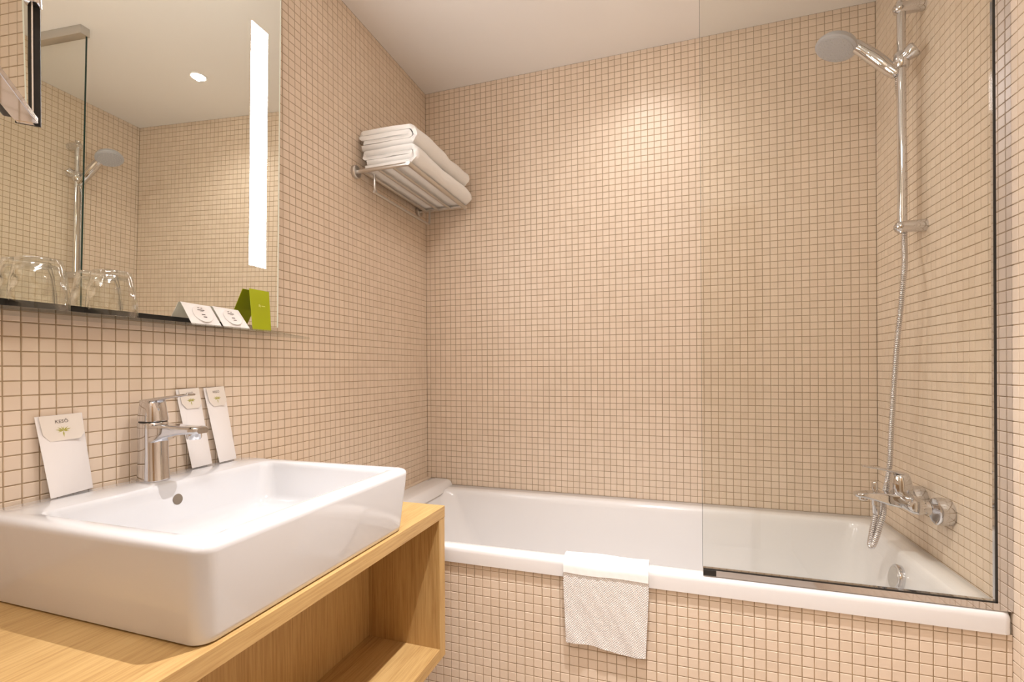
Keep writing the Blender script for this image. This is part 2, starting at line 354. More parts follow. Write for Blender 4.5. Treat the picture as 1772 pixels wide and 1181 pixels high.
# ------------------------------------------------------------------ glass bath screen
gs = thing('glass_bath_screen', (1.42, -0.675, RZ), 'clear frameless glass bath screen with chrome wall profile standing on the tub rim', 'bath screen')
GX = 1.119
pane = MB().box(GX, W - 0.004, -0.6835, -0.6775, RZ + 0.004, CEIL - 0.012).build('glass_pane', M_SHEET, gs, smooth=False)
MB().box(GX - 0.0006, GX, -0.6835, -0.6775, RZ + 0.018, CEIL - 0.012).build('pane_edge', M_GLASSEDGE, pane, smooth=False)
MB().box(GX, W - 0.001, -0.6940, -0.6720, RZ + 0.0003, RZ + 0.0150).build('bottom_rail', M_CHROME, gs, smooth=False)
MB().box(GX + 0.001, W - 0.026, -0.6935, -0.6905, RZ + 0.0150, RZ + 0.0178).build('bottom_gasket', M_BLACK, gs, smooth=False)
MB().box(GX + 0.0005, GX + 0.030, -0.6950, -0.6710, RZ + 0.0008, RZ + 0.0148).build('rail_end_cap', M_BLACK, gs, bevel=0.0006)
MB().box(W - 0.0255, W - 0.0005, -0.6940, -0.6760, RZ + 0.0151, CEIL - 0.033).build('wall_profile', M_CHROME, gs, smooth=False)
MB().box(W - 0.0290, W - 0.0256, -0.6935, -0.6905, RZ + 0.0151, CEIL - 0.033).build('profile_gasket', M_BLACK, gs, smooth=False)
MB().box(GX - 0.004, W - 0.001, -0.704, -0.672, CEIL - 0.032, CEIL - 0.0005).build('top_rail', M_STEEL, gs, bevel=0.001)

# ------------------------------------------------------------------ shower rail, hand shower, hose
RX, RY = W - 0.055, -0.339
sr = thing('shower_rail', (RX, RY, 0.88), 'vertical chrome shower slide rail on the right tiled wall', 'shower rail')
MB().tube([(RX, RY, 0.865), (RX, RY, 1.515)], 0.0108, 24).build('rail', M_CHROME, sr)
def bracket(z, name):
    lo = []
    for x, hw, hz in ((W - 0.0005, .0145, .0165), (W - .004, .0155, .0175), (W - .03, .0165, .0165), (RX - .004, .0165, .0165), (RX - .012, .0150, .0150), (RX - .0155, .0115, .0115)):
        lo.append([(x, RY + hw * math.cos(t), z + hz * math.sin(t)) for t in [2 * math.pi * q / 28 for q in range(28)]])
    b = MB().loft(lo).build(name, M_CHROME, sr, angle=40)
    MB().lathe([(0.0075, 0), (0.0068, 0.003), (0.0, 0.0038)], (RX - .0155, RY, z), (-1, 0, 0), 20).build('end_cap', M_CHROME, b)
bracket(0.882, 'wall_bracket'); bracket(1.494, 'wall_bracket')
hz = 1.348
sl = MB().tube([(RX, RY, hz - .021), (RX, RY, hz - .018), (RX, RY, hz + .018), (RX, RY, hz + .021)], [.0165, .0185, .0185, .0165], 28).build('slider', M_CHROME, sr)
MB().lathe([(.013, 0), (.0165, .010), (.0205, .022), (.0210, .030), (.018, .034), (.0, .0345)], (RX + .002, RY - .004, hz + .003), (.62, -.40, .38), 24).build('clamp_knob', M_CHROME, sl)
HC = Vector((1.642, -0.330, 1.332))                       # holder cone centre
HD = Vector((-0.075, 0.020, 0.098)).normalized()          # handle direction
cone = MB(); cone.tube([(RX - .01, RY, hz - .004), tuple(HC + Vector((.006, -.002, -.002)))], [.0125, .0120], 18)
cone.lathe([(.0125, -.022), (.0150, -.020), (.0170, .006), (.0165, .012), (.0, .0122)], HC, HD, 24); cone.build('holder', M_CHROME, sl)

head_c = Vector((1.5165, -0.300, 1.438)); fn = Vector((-0.42, -0.10, -0.90)).normalized()
hs = thing('hand_shower', tuple(HC), 'chrome hand shower with round grey spray face clipped on the slide rail', 'hand shower')
hb = head_c - fn * 0.022
pts = spline([HC - HD * .024, HC + HD * .02, HC + HD * .06, hb + (HC - hb).normalized() * .060 - fn * .012, hb + (HC - hb).normalized() * .012 - fn * .002], 6)
rr = np.interp(np.linspace(0, 1, len(pts)), [0, .1, .3, .55, .8, 1], [.0110, .0140, .0178, .0188, .0165, .0110])
MB().tube(pts, list(rr), 24).build('handle', M_CHROME, hs, angle=50)
hdm = MB().lathe([(0.0, -.034), (.018, -.032), (.036, -.026), (.050, -.016), (.0555, -.006), (.0560, .000), (.0530, .0025), (.048, .0030), (.0, .0030)], head_c, fn, 48).build('spray_head', M_GREY, hs, angle=50)
fc = MB().lathe([(.0485, .0030), (.0475, .0046), (.030, .0058), (.0, .0062)], head_c, fn, 48).build('spray_face', M_GREY, hdm, angle=50)
t1 = fn.cross(Vector((0, 0, 1))).normalized(); t2 = fn.cross(t1); nz = MB()
for rad, cnt in ((.012, 6), (.022, 12), (.032, 16), (.041, 22)):
    for q in range(cnt):
        a = 2 * math.pi * q / cnt; nz.lathe([(.0012, 0), (.0009, .0022), (.0, .0024)], head_c + fn * .0050 + (t1 * math.cos(a) + t2 * math.sin(a)) * rad, fn, 6)
o = nz.build('nozzles', M_NOZ, hdm); o['kind'] = 'stuff'

hose_pts = [HC - HD * .024, (1.664, -.318, 1.275), (1.676, -.312, 1.20), (1.680, -.309, 1.05), (1.680, -.308, .93), (1.678, -.312, .86), (1.670, -.335, .79), (1.660, -.3520, .7276), (1.658, -.3389, .6441), (1.654, -.3267, .5473), (1.650, -.3137, .4157), (1.647, -.3053, .2987),
            (1.642, -.3090, .2078), (1.628, -.3280, .1537), (1.612, -.3500, .1176), (1.600, -.3830, .0850), (1.586, -.3960, .0466), (1.577, -.3860, .0010), (1.573, -.3760, -.0120), (1.571, -.3810, .0060), (1.575, -.3850, .0411), (1.581, -.3860, .0820)]
hp = spline(hose_pts, 10)
dist = [0.0]
for a, b in zip(hp, hp[1:]): dist.append(dist[-1] + (b - a).length)
n_r = int(dist[-1] / 0.00135); s_ = np.linspace(0, dist[-1], n_r); A = np.array([tuple(p) for p in hp])
fine = np.stack([np.interp(s_, dist, A[:, k]) for k in range(3)], 1)
MB().tube([tuple(p) for p in fine], [(.0080, .0072, .0052, .0072)[i % 4] for i in range(n_r)], 10).build('shower_hose', M_CHROME, loc=(1.66, -.36, .3), angle=70)
tag(bpy.data.objects['shower_hose'], 'ribbed chrome shower hose hanging from the slide rail down to the bath mixer', 'shower hose')

# ------------------------------------------------------------------ bath mixer
BY = -0.385
bx = thing('bath_mixer', (W, BY, 0.125), 'chrome wall-mounted bath mixer tap with lever and two round wall roses', 'tap')
BX = W - 0.068
body = MB().lathe([(.010, -.084), (.017, -.082), (.0205, -.074), (.0215, -.050), (.0225, -.030), (.0235, 0), (.0225, .030), (.0215, .050), (.0205, .074), (.017, .082), (.010, .084)], (BX, BY, .126), (0, -1, 0), 32).build('body', M_CHROME, bx, angle=50)
for s in (-1, 1):
    y = BY + s * .068
    u = MB().lathe([(.0155, -.012), (.0165, .0), (.0165, .012), (.0125, .016), (.0125, .05)], (BX + .012, y, .124), (1, 0, 0), 28).build('union', M_CHROME, bx, angle=40)
    MB().lathe([(.0320, .0), (.0350, .004), (.0355, .022), (.0340, .0305), (.0310, .0325), (.0270, .0300), (.0130, .0200)], (W - .0005, y, .118), (-1, 0, 0), 40, True, True).build('wall_rose', M_CHROME, bx, angle=40)
# flat spout sweeping forward from the body
sp = []
for x, hw, zt, zb in ((BX + .005, .020, .140, .106), (BX - .02, .022, .143, .108), (BX - .045, .022, .145, .113), (BX - .075, .0205, .1445, .122), (BX - .10, .020, .142, .128), (BX - .112, .0175, .1405, .1285), (BX - .118, .011, .139, .130)):
    sp.append(rrect(-hw, hw, 0, zt - zb, 0, min(.006, (zt - zb) * .45), 5, 4))
    sp[-1] = [(x, BY + a, zb + b) for a, b, _ in sp[-1]]
MB().loft(sp).build('spout', M_CHROME, bx, angle=50)
MB().lathe([(.0115, .0), (.0115, .008), (.0100, .010), (.0, .0095)], (BX - .098, BY, .130), (0, 0, -1), 24).build('aerator', M_CHROME, bx)
MB().lathe([(.0055, 0), (.0055, .008), (.0075, .009), (.0075, .026), (.0065, .028), (.0, .0282)], (BX - .070, BY, .1430), (0, 0, 1), 20).build('diverter_knob', M_CHROME, bx)
MB().lathe([(.0105, 0), (.0105, .014), (.0088, .016), (.0084, .034), (.0075, .040), (.0, .040)], (BX - .068, BY, .122), (.02, 0, -1), 24).build('hose_outlet', M_CHROME, bx)
cap = MB().lathe([(.0235, 0), (.0250, .004), (.0255, .020), (.0245, .036), (.0215, .054), (.0170, .0605), (.0, .062)], (BX - .008, BY, .136), (-.06, 0, 1), 32).build('lever_cap', M_CHROME, bx, angle=50)
lv = []
for x, hw, zc, th in ((BX + .004, .013, .1945, .0050), (BX - .015, .014, .2005, .0040), (BX - .05, .0125, .2085, .0028), (BX - .090, .0115, .2140, .0022), (BX - .100, .008, .2150, .0020)):
    lv.append([(x, BY + a, zc + b) for a, b, _ in rrect(-hw, hw, -th, th, 0, th * .9, 4, 3)])
MB().loft(lv).build('lever', M_CHROME, cap, angle=50)

# ------------------------------------------------------------------ oak vanity
CT = 0.130; VX = 0.478; VY0, VY1 = -1.742, -0.822; VB = -0.264
va = thing('oak_vanity', (0.24, -1.28, VB), 'wall-hung oak vanity with open niche under the white basin', 'vanity')
MB().box(0.001, VX, VY0, VY1, CT - .030, CT).build('countertop', M_OAK_Y, va, bevel=0.0008, smooth=False)
MB().box(0.001, VX - .0006, VY1 - .032, VY1 - .0006, VB, CT - .0302).build('side_panel', M_OAK_Z, va, bevel=0.0008, smooth=False)
MB().box(0.001, VX - .0006, VY0 + .0006, VY0 + .032, VB, CT - .0302).build('side_panel', M_OAK_Z, va, bevel=0.0008, smooth=False)
MB().box(0.001, VX - .0008, VY0 + .0322, VY1 - .0322, VB, VB + .030).build('shelf_board', M_OAK_Y, va, bevel=0.0008, smooth=False)
MB().box(0.246, 0.264, VY0 + .0322, VY1 - .0322, VB + .0302, CT - .0302).build('back_panel', M_OAK_Z, va, bevel=0.0006, smooth=False)

# ------------------------------------------------------------------ washbasin
BZ = 0.2685
ba = thing('washbasin', (0.24, -1.275, CT), 'white rectangular ceramic countertop washbasin on the oak vanity', 'washbasin')
def bl(x0, x1, y0, y1, z, r): return rrect(x0, x1, y0, y1, z, r, 8, 16)
bo = [bl(.012, .464, -1.520, -1.028, CT + .0004, .022), bl(.003, .4700, -1.5270, -1.0220, CT + .003, .024), bl(.002, .4725, -1.5290, -1.0200, CT + .012, .026), bl(.002, .4840, -1.5380, -1.0120, BZ - .014, .026),
      bl(.0022, .4842, -1.5382, -1.0118, BZ - .009, .026), bl(.003, .4820, -1.5360, -1.0140, BZ - .0045, .024), bl(.005, .4780, -1.5320, -1.0180, BZ - .0015, .022), bl(.009, .4720, -1.5270, -1.0230, BZ, .020),
      bl(.098, .4530, -1.5080, -1.0420, BZ - .0003, .020), bl(.1010, .4500, -1.5050, -1.0450, BZ - .0016, .022), bl(.1035, .4475, -1.5025, -1.0475, BZ - .005, .024), bl(.1050, .4455, -1.5005, -1.0490, BZ - .012, .026),
      bl(.1120, .4360, -1.4900, -1.0580, BZ - .075, .034), bl(.1170, .4290, -1.4830, -1.0650, BZ - .092, .040), bl(.1280, .4170, -1.4700, -1.0780, BZ - .1015, .044), bl(.1500, .3950, -1.4450, -1.1050, BZ - .106, .05), bl(.230, .320, -1.33, -1.22, BZ - .110, .03)]
MB().loft(bo).build('bowl', M_CERAMIC, ba, angle=55)
MB().lathe([(.0105, 0), (.0095, .0006), (.0, .0003)], (.1082, -1.279, .2335), (1, 0, .11), 28).build('overflow_hole', M_HOLE, ba)  # dark disc: shade inside the overflow hole is put into its colour
MB().lathe([(.032, 0), (.032, .003), (.026, .006), (.0, .007)], (.275, -1.275, BZ - .110), (0, 0, 1), 32).build('waste_plug', M_CHROME, ba)

# ------------------------------------------------------------------ basin mixer
fx, fy = 0.046, -1.283
bt = thing('basin_mixer', (fx, fy, BZ), 'chrome single-lever basin mixer standing on the washbasin deck', 'tap')
def oval(z, rx, ry, dx=0): return [(fx + dx + rx * math.copysign(abs(math.cos(t)) ** .8, math.cos(t)), fy + ry * math.copysign(abs(math.sin(t)) ** .8, math.sin(t)), z) for t in [2 * math.pi * q / 40 for q in range(40)]]
MB().loft([oval(BZ, .0300, .0245), oval(BZ + .002, .0305, .0250), oval(BZ + .006, .0290, .0238), oval(BZ + .055, .0268, .0228), oval(BZ + .105, .0270, .0232), oval(BZ + .1165, .0275, .0235), oval(BZ + .1185, .0262, .0222)]).build('body', M_CHROME, bt, angle=50)
s2 = []
for x, hw, zt, zb in ((fx + .0, .0205, .1150, .070), (fx + .020, .0205, .1150, .078), (fx + .045, .0200, .1150, .0880), (fx + .085, .0185, .1140, .0960), (fx + .115, .0180, .1132, .0985), (fx + .128, .0170, .1128, .0990), (fx + .135, .0120, .1115, .1000)):
    s2.append([(x, fy + a, BZ + zb + b) for a, b, _ in rrect(-hw, hw, 0, zt - zb, 0, min(.006, (zt - zb) * .45), 5, 4)])
MB().loft(s2).build('spout', M_CHROME, bt, angle=50)
MB().lathe([(.0135, -.004), (.0135, .007), (.0120, .010), (.0, .0090)], (fx + .112, fy, BZ + .0985), (-.12, 0, -1), 28).build('aerator', M_CHROME, bt)
MB().lathe([(.0245, 0), (.0245, .0028)], (fx, fy, BZ + .1185), (0, 0, 1), 32).build('joint_ring', M_BLACK, bt)
cp = MB().loft([oval(BZ + .121, .0268, .0232), oval(BZ + .124, .0272, .0236), oval(BZ + .145, .0240, .0212), oval(BZ + .158, .0218, .0198), oval(BZ + .1625, .0195, .0178), oval(BZ + .164, .0150, .0135)]).build('lever_cap', M_CHROME, bt, angle=50)
l2 = []
for x, hw, zc, th in ((fx - .018, .0150, .1610, .0025), (fx + .005, .0165, .1625, .0038), (fx + .030, .0150, .1665, .0032), (fx + .070, .0135, .1715, .0024), (fx + .098, .0130, .1745, .0022), (fx + .106, .0085, .1752, .0018)):
    l2.append([(x, fy + a, BZ + zc + b) for a, b, _ in rrect(-hw, hw, -th, th, 0, th * .9, 4, 3)])
MB().loft(l2).build('lever', M_CHROME, cp, angle=50)
MB().lathe([(.0040, -.0006), (.0040, .0006), (.0, .0008)], (fx + .0225, fy - .0075, BZ + .144), (1, -.35, .10), 20).build('temperature_dot', M_GREY, cp)

# ------------------------------------------------------------------ paper amenity packets leaning on the tiles behind the basin
def packet(base_y, top_y, wid_b, wid_t, top_z, label, flap, rotb=0.0):
    zb = BZ + .0008; xb = 0.012
    b0, b1 = Vector((xb + rotb, base_y - wid_b / 2, zb)), Vector((xb - rotb, base_y + wid_b / 2, zb))
    t0, t1 = Vector((.0050, top_y - wid_t / 2, top_z - .002)), Vector((.0050, top_y + wid_t / 2, top_z))
    p = thing('paper_packet', tuple((b0 + b1) / 2), label, 'packet', 'paper packets behind the basin')
    R_ = (t1 - t0).normalized(); U_ = ((t0 + t1) - (b0 + b1)).normalized(); N_ = R_.cross(U_); N_ = N_ if N_.x > 0 else -N_
    nu, nv = 8, 16; fr_ = []; bk = []
    for j in range(nv + 1):
        for i in range(nu + 1):
            u, v = i / nu, j / nv; c = b0.lerp(b1, u).lerp(t0.lerp(t1, u), v)
            th = .0012 + .0055 * (math.sin(math.pi * min(1, u * 1.0)) ** .6) * (max(0, math.sin(math.pi * min(.97, v * .92 + .03))) ** .7) * (1 - .5 * v)
            fr_.append(c + N_ * th); bk.append(c + N_ * .0004)
    mb = MB(); n = (nu + 1) * (nv + 1); fs = []
    for j in range(nv):
        for i in range(nu):
            a = j * (nu + 1) + i; fs.append((a, a + 1, a + nu + 2, a + nu + 1)); fs.append((n + a, n + a + nu + 1, n + a + nu + 2, n + a + 1))
    rim = [i for i in range(nu + 1)] + [j * (nu + 1) + nu for j in range(1, nv + 1)] + [nv * (nu + 1) + i for i in range(nu - 1, -1, -1)] + [j * (nu + 1) for j in range(nv - 1, 0, -1)]
    for a, b in zip(rim, rim[1:] + rim[:1]): fs.append((a, n + a, n + b, b))
    mb.add(fr_ + bk, fs); mb.build('sleeve', M_PAPER, p, angle=60)
    # folded-over flap at the top with print
    O = (t0 + t1) / 2 + N_ * .0042; hw = wid_t / 2 - .004; fl = flap
    def pt(a, b, d=0): return O + R_ * a + U_ * b + N_ * (d - b * .028)
    poly = [(-hw, -.0005), (hw, -.0005), (hw + .001, -fl * .75), (hw - .008, -fl), (-hw + .010, -fl), (-hw + .001, -fl * .72)]
    fm = MB(); fm.loft([[pt(a, b, 0) for a, b in poly], [pt(a, b, .0007) for a, b in poly]]); f = fm.build('flap', M_KRAFT, p, smooth=False)
    s = wid_t / .07
    text_mesh('KESÔ', .0085 * min(1, s * 1.1), 'lettering', (pt(0, -fl * .26, .0008), R_, U_ - N_ * .028, N_), f, M_INK)
    lf = MB(); cc = (0, -fl * .62)
    for ang, ln in ((78, .0075), (40, .0105), (15, .0125), (-12, .009), (105, .0085), (140, .0105), (168, .0120), (195, .009), (-93, .0120)):
        ln *= min(1, s * 1.15); a = math.radians(ang); d = (math.cos(a), math.sin(a)); q = (-d[1], d[0]); w_ = ln * .075
        lf.add([pt(cc[0], cc[1], .0011), pt(cc[0] + d[0] * ln * .45 + q[0] * w_, cc[1] + d[1] * ln * .45 + q[1] * w_, .0011), pt(cc[0] + d[0] * ln, cc[1] + d[1] * ln, .0011), pt(cc[0] + d[0] * ln * .45 - q[0] * w_, cc[1] + d[1] * ln * .45 - q[1] * w_, .0011)], [(0, 1, 2, 3)])
    lf.build('plant_emblem', M_LEAF, f, smooth=False)
packet(-1.406, -1.423, .078, .072, .414, 'wide white paper packet with beige flap, left of the basin tap', .046, .010)
packet(-1.145, -1.176, .058, .056, .451, 'narrow white paper packet just behind the tap spout', .046, .004)
packet(-1.075, -1.108, .056, .056, .452, 'narrow white paper packet right of the tap, nearest the towel rack', .046, .004)

# ------------------------------------------------------------------ wall mirror with light strip
MN = Vector((math.cos(.0324) * math.cos(-.0205), math.sin(.0324) * math.cos(-.0205), math.sin(-.0205)))
MO = Vector((.0347, -.9, 1.0))
def mx_(y, z): return MO.x - (MN.y * (y - MO.y) + MN.z * (z - MO.z)) / MN.x
my0, my1, mz0, mz1 = -1.640, -0.9245, 0.607, 1.600
mi = thing('wall_mirror', (0, -1.28, mz0), 'large rectangular wall mirror with lit white vertical light strip', 'mirror')
def plate(y0, y1, z0, z1, d0, d1):
    q = [(y0, z0), (y1, z0), (y1, z1), (y0, z1)]
    return MB().loft([[(mx_(y, z) + d0, y, z) for y, z in q], [(mx_(y, z) + d1, y, z) for y, z in q]])
plate(my0, my1 - .005, mz0, mz1, -.005, 0).build('mirror_glass', M_MIRROR, mi, smooth=False)
plate(my1 - .005, my1, mz0, mz1, -.005, -.0002).build('bevelled_edge', M_BEVEL, mi, smooth=False)
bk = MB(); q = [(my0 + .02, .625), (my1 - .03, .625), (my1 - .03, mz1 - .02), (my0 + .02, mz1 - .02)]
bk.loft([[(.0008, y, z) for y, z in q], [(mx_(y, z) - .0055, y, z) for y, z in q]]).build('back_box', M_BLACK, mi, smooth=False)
plate(my0 + .004, -1.075, .5906, mz0 + .010, -.0075, -.0055).build('gap_shade_strip', M_BLACK, mi, smooth=False)  # black strip stands in for the shaded gap between mirror and shelf
for ys in (-1.0265, -1.5870):  # second strip lies out of view, added for soft fill light
    plate(ys, ys + .0535, .760, 1.3765, -.002, .0012).build('light_strip', M_STRIP, mi, smooth=False)

# shelf below the mirror
sh = MB().prism([(.0005, -1.66), (.106, -1.66), (.106, -1.030), (.100, -1.010), (.0005, -.768)], .5845, .5900).build('mirror_shelf', M_SHELFG, loc=(0, -1.28, .5845), bevel=.0006, smooth=False)
tag(sh, 'slim clear glass shelf on the wall directly under the mirror', 'shelf')

# tumblers upside down on the shelf
def tumbler(x, y, label):
    z = .5902; h = .0845
    prof = [(.0395, 0), (.0398, .002), (.0392, .012), (.0384, .030), (.0386, .033), (.0375, .036), (.0345, .060), (.0318, .074), (.0305, .078), (.0300, h - .001), (.0290, h),
            (.0, h - .0015), (.0, h - .010), (.0270, h - .0105), (.0290, h - .016), (.0318, .060), (.0350, .036), (.0364, .012), (.0370, .001)]
    t = thing('glass_tumbler', (x, y, z), label, 'glass', 'glasses on the mirror shelf')
    n = 40; loops = [[(x + r * math.cos(a), y + r * math.sin(a), z + hh) for a in [2 * math.pi * q / n for q in range(n)]] for r, hh in prof if r > 0]
    mb = MB()
    outer = loops[:11]; inner = loops[11:]
    mb.loft(outer, False, True); mb.loft(inner[::-1], False, False)
    k0 = 0; ki = len(mb.v) - n
    mb.f.append(tuple(11 * n + (len(inner) - 1) * n + i for i in range(n)))
    mb.f += [(i, (i + 1) % n, 11 * n + (i + 1) % n, 11 * n + i) for i in range(n)]
    mb.build('cup', M_TUMBLER, t, angle=60)
tumbler(.062, -1.4800, 'clear pressed-glass tumbler upside down, nearest the left end of the shelf')
tumbler(.062, -1.3690, 'clear pressed-glass tumbler upside down, nearer the white sachets')

# foil sachets leaning on the mirror
def sachet(yc, label, tilt):
    zb = .5906; xb = .072; zt = .6395; w = .072
    xt = mx_(yc, zt) + .004
    b0, b1 = Vector((xb, yc - w / 2, zb)), Vector((xb + tilt, yc + w / 2, zb)); t0, t1 = Vector((xt, yc - w / 2 - .002, zt + .001)), Vector((xt, yc + w / 2 - .002, zt - .001))
    U_ = ((t0 + t1) - (b0 + b1)).normalized(); R_ = (b1 - b0).normalized(); N_ = U_.cross(R_); N_ = N_ if N_.x > 0 else -N_
    s = thing('foil_sachet', tuple((b0 + b1) / 2), label, 'sachet', 'white sachets on the mirror shelf')
    mb = MB(); nu = nv = 10; n = (nu + 1) ** 2; fr_ = []; bk = []
    for j in range(nv + 1):
        for i in range(nu + 1):
            u, v = i / nu, j / nv; c = b0.lerp(b1, u).lerp(t0.lerp(t1, u), v)
            e = max(0, (u - .1) * (.9 - u) * 6.25) ** .5 * max(0, (v - .1) * (.9 - v) * 6.25) ** .5 if .1 < u < .9 and .1 < v < .9 else 0
            fr_.append(c + N_ * (.0006 + .0035 * e)); bk.append(c - N_ * (.0004 + .003 * e))
    fs = []
    for j in range(nv):
        for i in range(nu):
            a = j * (nu + 1) + i; fs += [(a, a + 1, a + nu + 2, a + nu + 1), (n + a, n + a + nu + 1, n + a + nu + 2, n + a + 1)]
    rim = list(range(nu + 1)) + [j * (nu + 1) + nu for j in range(1, nv + 1)] + [nv * (nu + 1) + i for i in range(nu - 1, -1, -1)] + [j * (nu + 1) for j in range(nv - 1, 0, -1)]
    for a, b in zip(rim, rim[1:] + rim[:1]): fs.append((a, n + a, n + b, b))
    mb.add(fr_ + bk, fs); mb.build('pouch', M_FOIL, s, angle=60)
    C0 = (b0 + b1 + t0 + t1) / 4 + N_ * .0046
    lab = MB(); lab.lathe([(.0225, -.0006), (.0225, 0), (.0, .0001)], C0, N_, 36); lb = lab.build('round_label', M_PAPER, s)
    def bar(a, b, w_, h_): mk.add([C0 + R_ * (a + i * w_) + U_ * (b + j * h_) + N_ * .0004 for i, j in ((-1, -1), (1, -1), (1, 1), (-1, 1))], [(0, 1, 2, 3)])
    mk = MB(); bar(0, .0095, .0085, .0010); bar(0, .0060, .004, .0005); bar(.0005, -.003, .0042, .0013); bar(.0015, -.0095, .0042, .0013); bar(-.0035, .0155, .0025, .0008); bar(.0035, .0150, .0022, .0008)
    mk.build('print', M_INK, lb, smooth=False)
sachet(-1.180, 'white foil sachet with round label leaning on the mirror, next to the glasses', .002)
sachet(-1.100, 'white foil sachet with round label leaning on the mirror, next to the green card', .002)

# lime green folded card
gt = thing('green_card', (.08, -1.03, .5902), 'lime green card leaning on the mirror at the right end of the shelf', 'card')
cf = [(.0740, -1.0560, .5904), (.0740, -.9970, .5904), (.0440, -.9730, .6975), (.0440, -1.0370, .6975)]
def leaf(pts_, th, name):
    a = [Vector(p) for p in pts_]; N_ = (a[1] - a[0]).cross(a[3] - a[0]).normalized(); N_ = N_ if N_.x > 0 else -N_
    return MB().loft([[p - N_ * th for p in a], a]).build(name, M_LIME, gt, smooth=False, bevel=.0004)
front = leaf(cf, .0016, 'front_leaf')
a = [Vector(p) for p in cf]; R_ = (a[1] - a[0]).normalized(); N_ = R_.cross((a[3] - a[0]).normalized()); N_ = N_ if N_.x > 0 else -N_; U_ = N_.cross(R_); U_ = U_ if U_.z > 0 else -U_
C0 = a[0].lerp(a[1], .5).lerp(a[3].lerp(a[2], .5), .60); mk = MB()
def quad(a0, a1, b0, b1): mk.add([C0 + R_ * x + U_ * y + N_ * .0012 for x, y in ((a0, b0), (a1, b0), (a1, b1), (a0, b1))], [(0, 1, 2, 3)])
quad(.002, .014, -.0012, .0006)
for q_ in range(5):
    t = q_ * 2 * math.pi / 5; d = (math.cos(t) * .005, math.sin(t) * .005); e = (-d[1] * .25, d[0] * .25); b = -.004
    mk.add([C0 + R_ * (b + x) + U_ * y + N_ * .0012 for x, y in ((0, 0), (d[0] * .5 + e[0], d[1] * .5 + e[1]), d, (d[0] * .5 - e[0], d[1] * .5 - e[1]))], [(0, 1, 2, 3)])
mk.build('emblem', M_PALEL, front, smooth=False)

# ------------------------------------------------------------------ swing-arm shaving mirror
K = CP + (CF + CR * ((60 - PX) / FPX) - CU * ((218 - PY) / FPX)) * .35
a_ = Vector((.75, -.66, 0)).normalized(); n_ = Vector((.66, .75, 0)).normalized(); z_ = Vector((0, 0, 1)); sz = .20
sm = thing('shaving_mirror', (.0, -2.0, K.z + sz / 2), 'square chrome-framed swing-arm shaving mirror at the top left', 'shaving mirror')
c = K + a_ * sz / 2 + z_ * sz / 2; t = .0045
MB().obox(c - n_ * .013, a_ * (sz / 2 - .002), z_ * (sz / 2 - .002), n_ * .003).build('back_shell', M_BLACK, sm, bevel=.001)
MB().obox(c - n_ * .001, a_ * (sz / 2 - t), z_ * (sz / 2 - t), n_ * .001).build('mirror_glass', M_MIRROR, sm, smooth=False)
fm = MB()
for s in (-1, 1):
    fm.obox(c + a_ * s * (sz / 2 - t / 2) - n_ * .0045, a_ * t / 2, z_ * sz / 2, n_ * .005)
    fm.obox(c + z_ * s * (sz / 2 - t / 2) - n_ * .0035, a_ * (sz / 2 - t), z_ * t / 2, n_ * .0065)
fm.build('frame', M_CHROME, sm, smooth=False, bevel=.0005)
MB().obox(c - a_ * (sz / 2 + .0006) - n_ * .0035, a_ * .0006, z_ * (sz / 2), n_ * .0068).build('edge_seal', M_BLACK, sm, smooth=False)
MB().obox(c - a_ * (sz / 2 - .003) + z_ * (-.005) - n_ * .002, a_ * .0042, z_ * .010, n_ * .0065).build('hinge_clip', M_CHROME, sm, bevel=.0008)
j = c - n_ * .045; ez = c.z; el = Vector((.36, -2.22, ez))
MB().tube([c - n_ * .014, j], .010, 16).build('joint', M_CHROME, sm)
MB().tube([j, el], .007, 14).build('fore_arm', M_CHROME, sm)
MB().lathe([(.011, -.02), (.012, -.018), (.012, .018), (.011, .02)], el, (0, 0, 1), 18).build('elbow', M_CHROME, sm)
MB().tube([el, (.015, -2.0, ez)], .007, 14).build('rear_arm', M_CHROME, sm)
MB().lathe([(.030, .0005), (.030, .012), (.026, .018), (.0, .020)], (0, -2.0, ez), (1, 0, 0), 28).build('wall_plate', M_CHROME, sm)

# ------------------------------------------------------------------ towel rack
tr = thing('towel_rack', (0, -.30, 1.185), 'brushed steel towel rack with hanging rail on the left tiled wall', 'towel rack')
TZ = 1.184; FXX = .2175; yn, yf = -.537, -.078
for y in (yn, yf):
    MB().lathe([(.0210, .0005), (.0225, .003), (.0225, .012), (.0200, .0145), (.0, .015)], (0, y, TZ), (1, 0, 0), 28).build('wall_flange', M_STEEL, tr)
    MB().tube([(.012, y, TZ), (FXX, y, TZ)], .0068, 16).build('side_arm', M_STEEL, tr)
MB().tube([(FXX, yn - .010, TZ), (FXX, yf + .020, TZ)], .0085, 18).build('front_bar', M_STEEL, tr)
for x in (.155, .098, .040):
    MB().tube([(x, yn, TZ - .002), (x, yf, TZ - .002)], .0058, 14).build('slat_bar', M_STEEL, tr)
hx = .060
hk = spline([(hx, yn + .035, TZ - .004), (hx, yn + .035, TZ - .045), (hx, yn + .042, TZ - .060), (hx, yn + .062, TZ - .066), (hx, yf - .062, TZ - .066), (hx, yf - .020, TZ - .064), (hx, yf - .006, TZ - .054), (hx, yf - .003, TZ - .004)], 8)
MB().tube(hk, .0048, 14).build('hanging_rail', M_STEEL, tr)

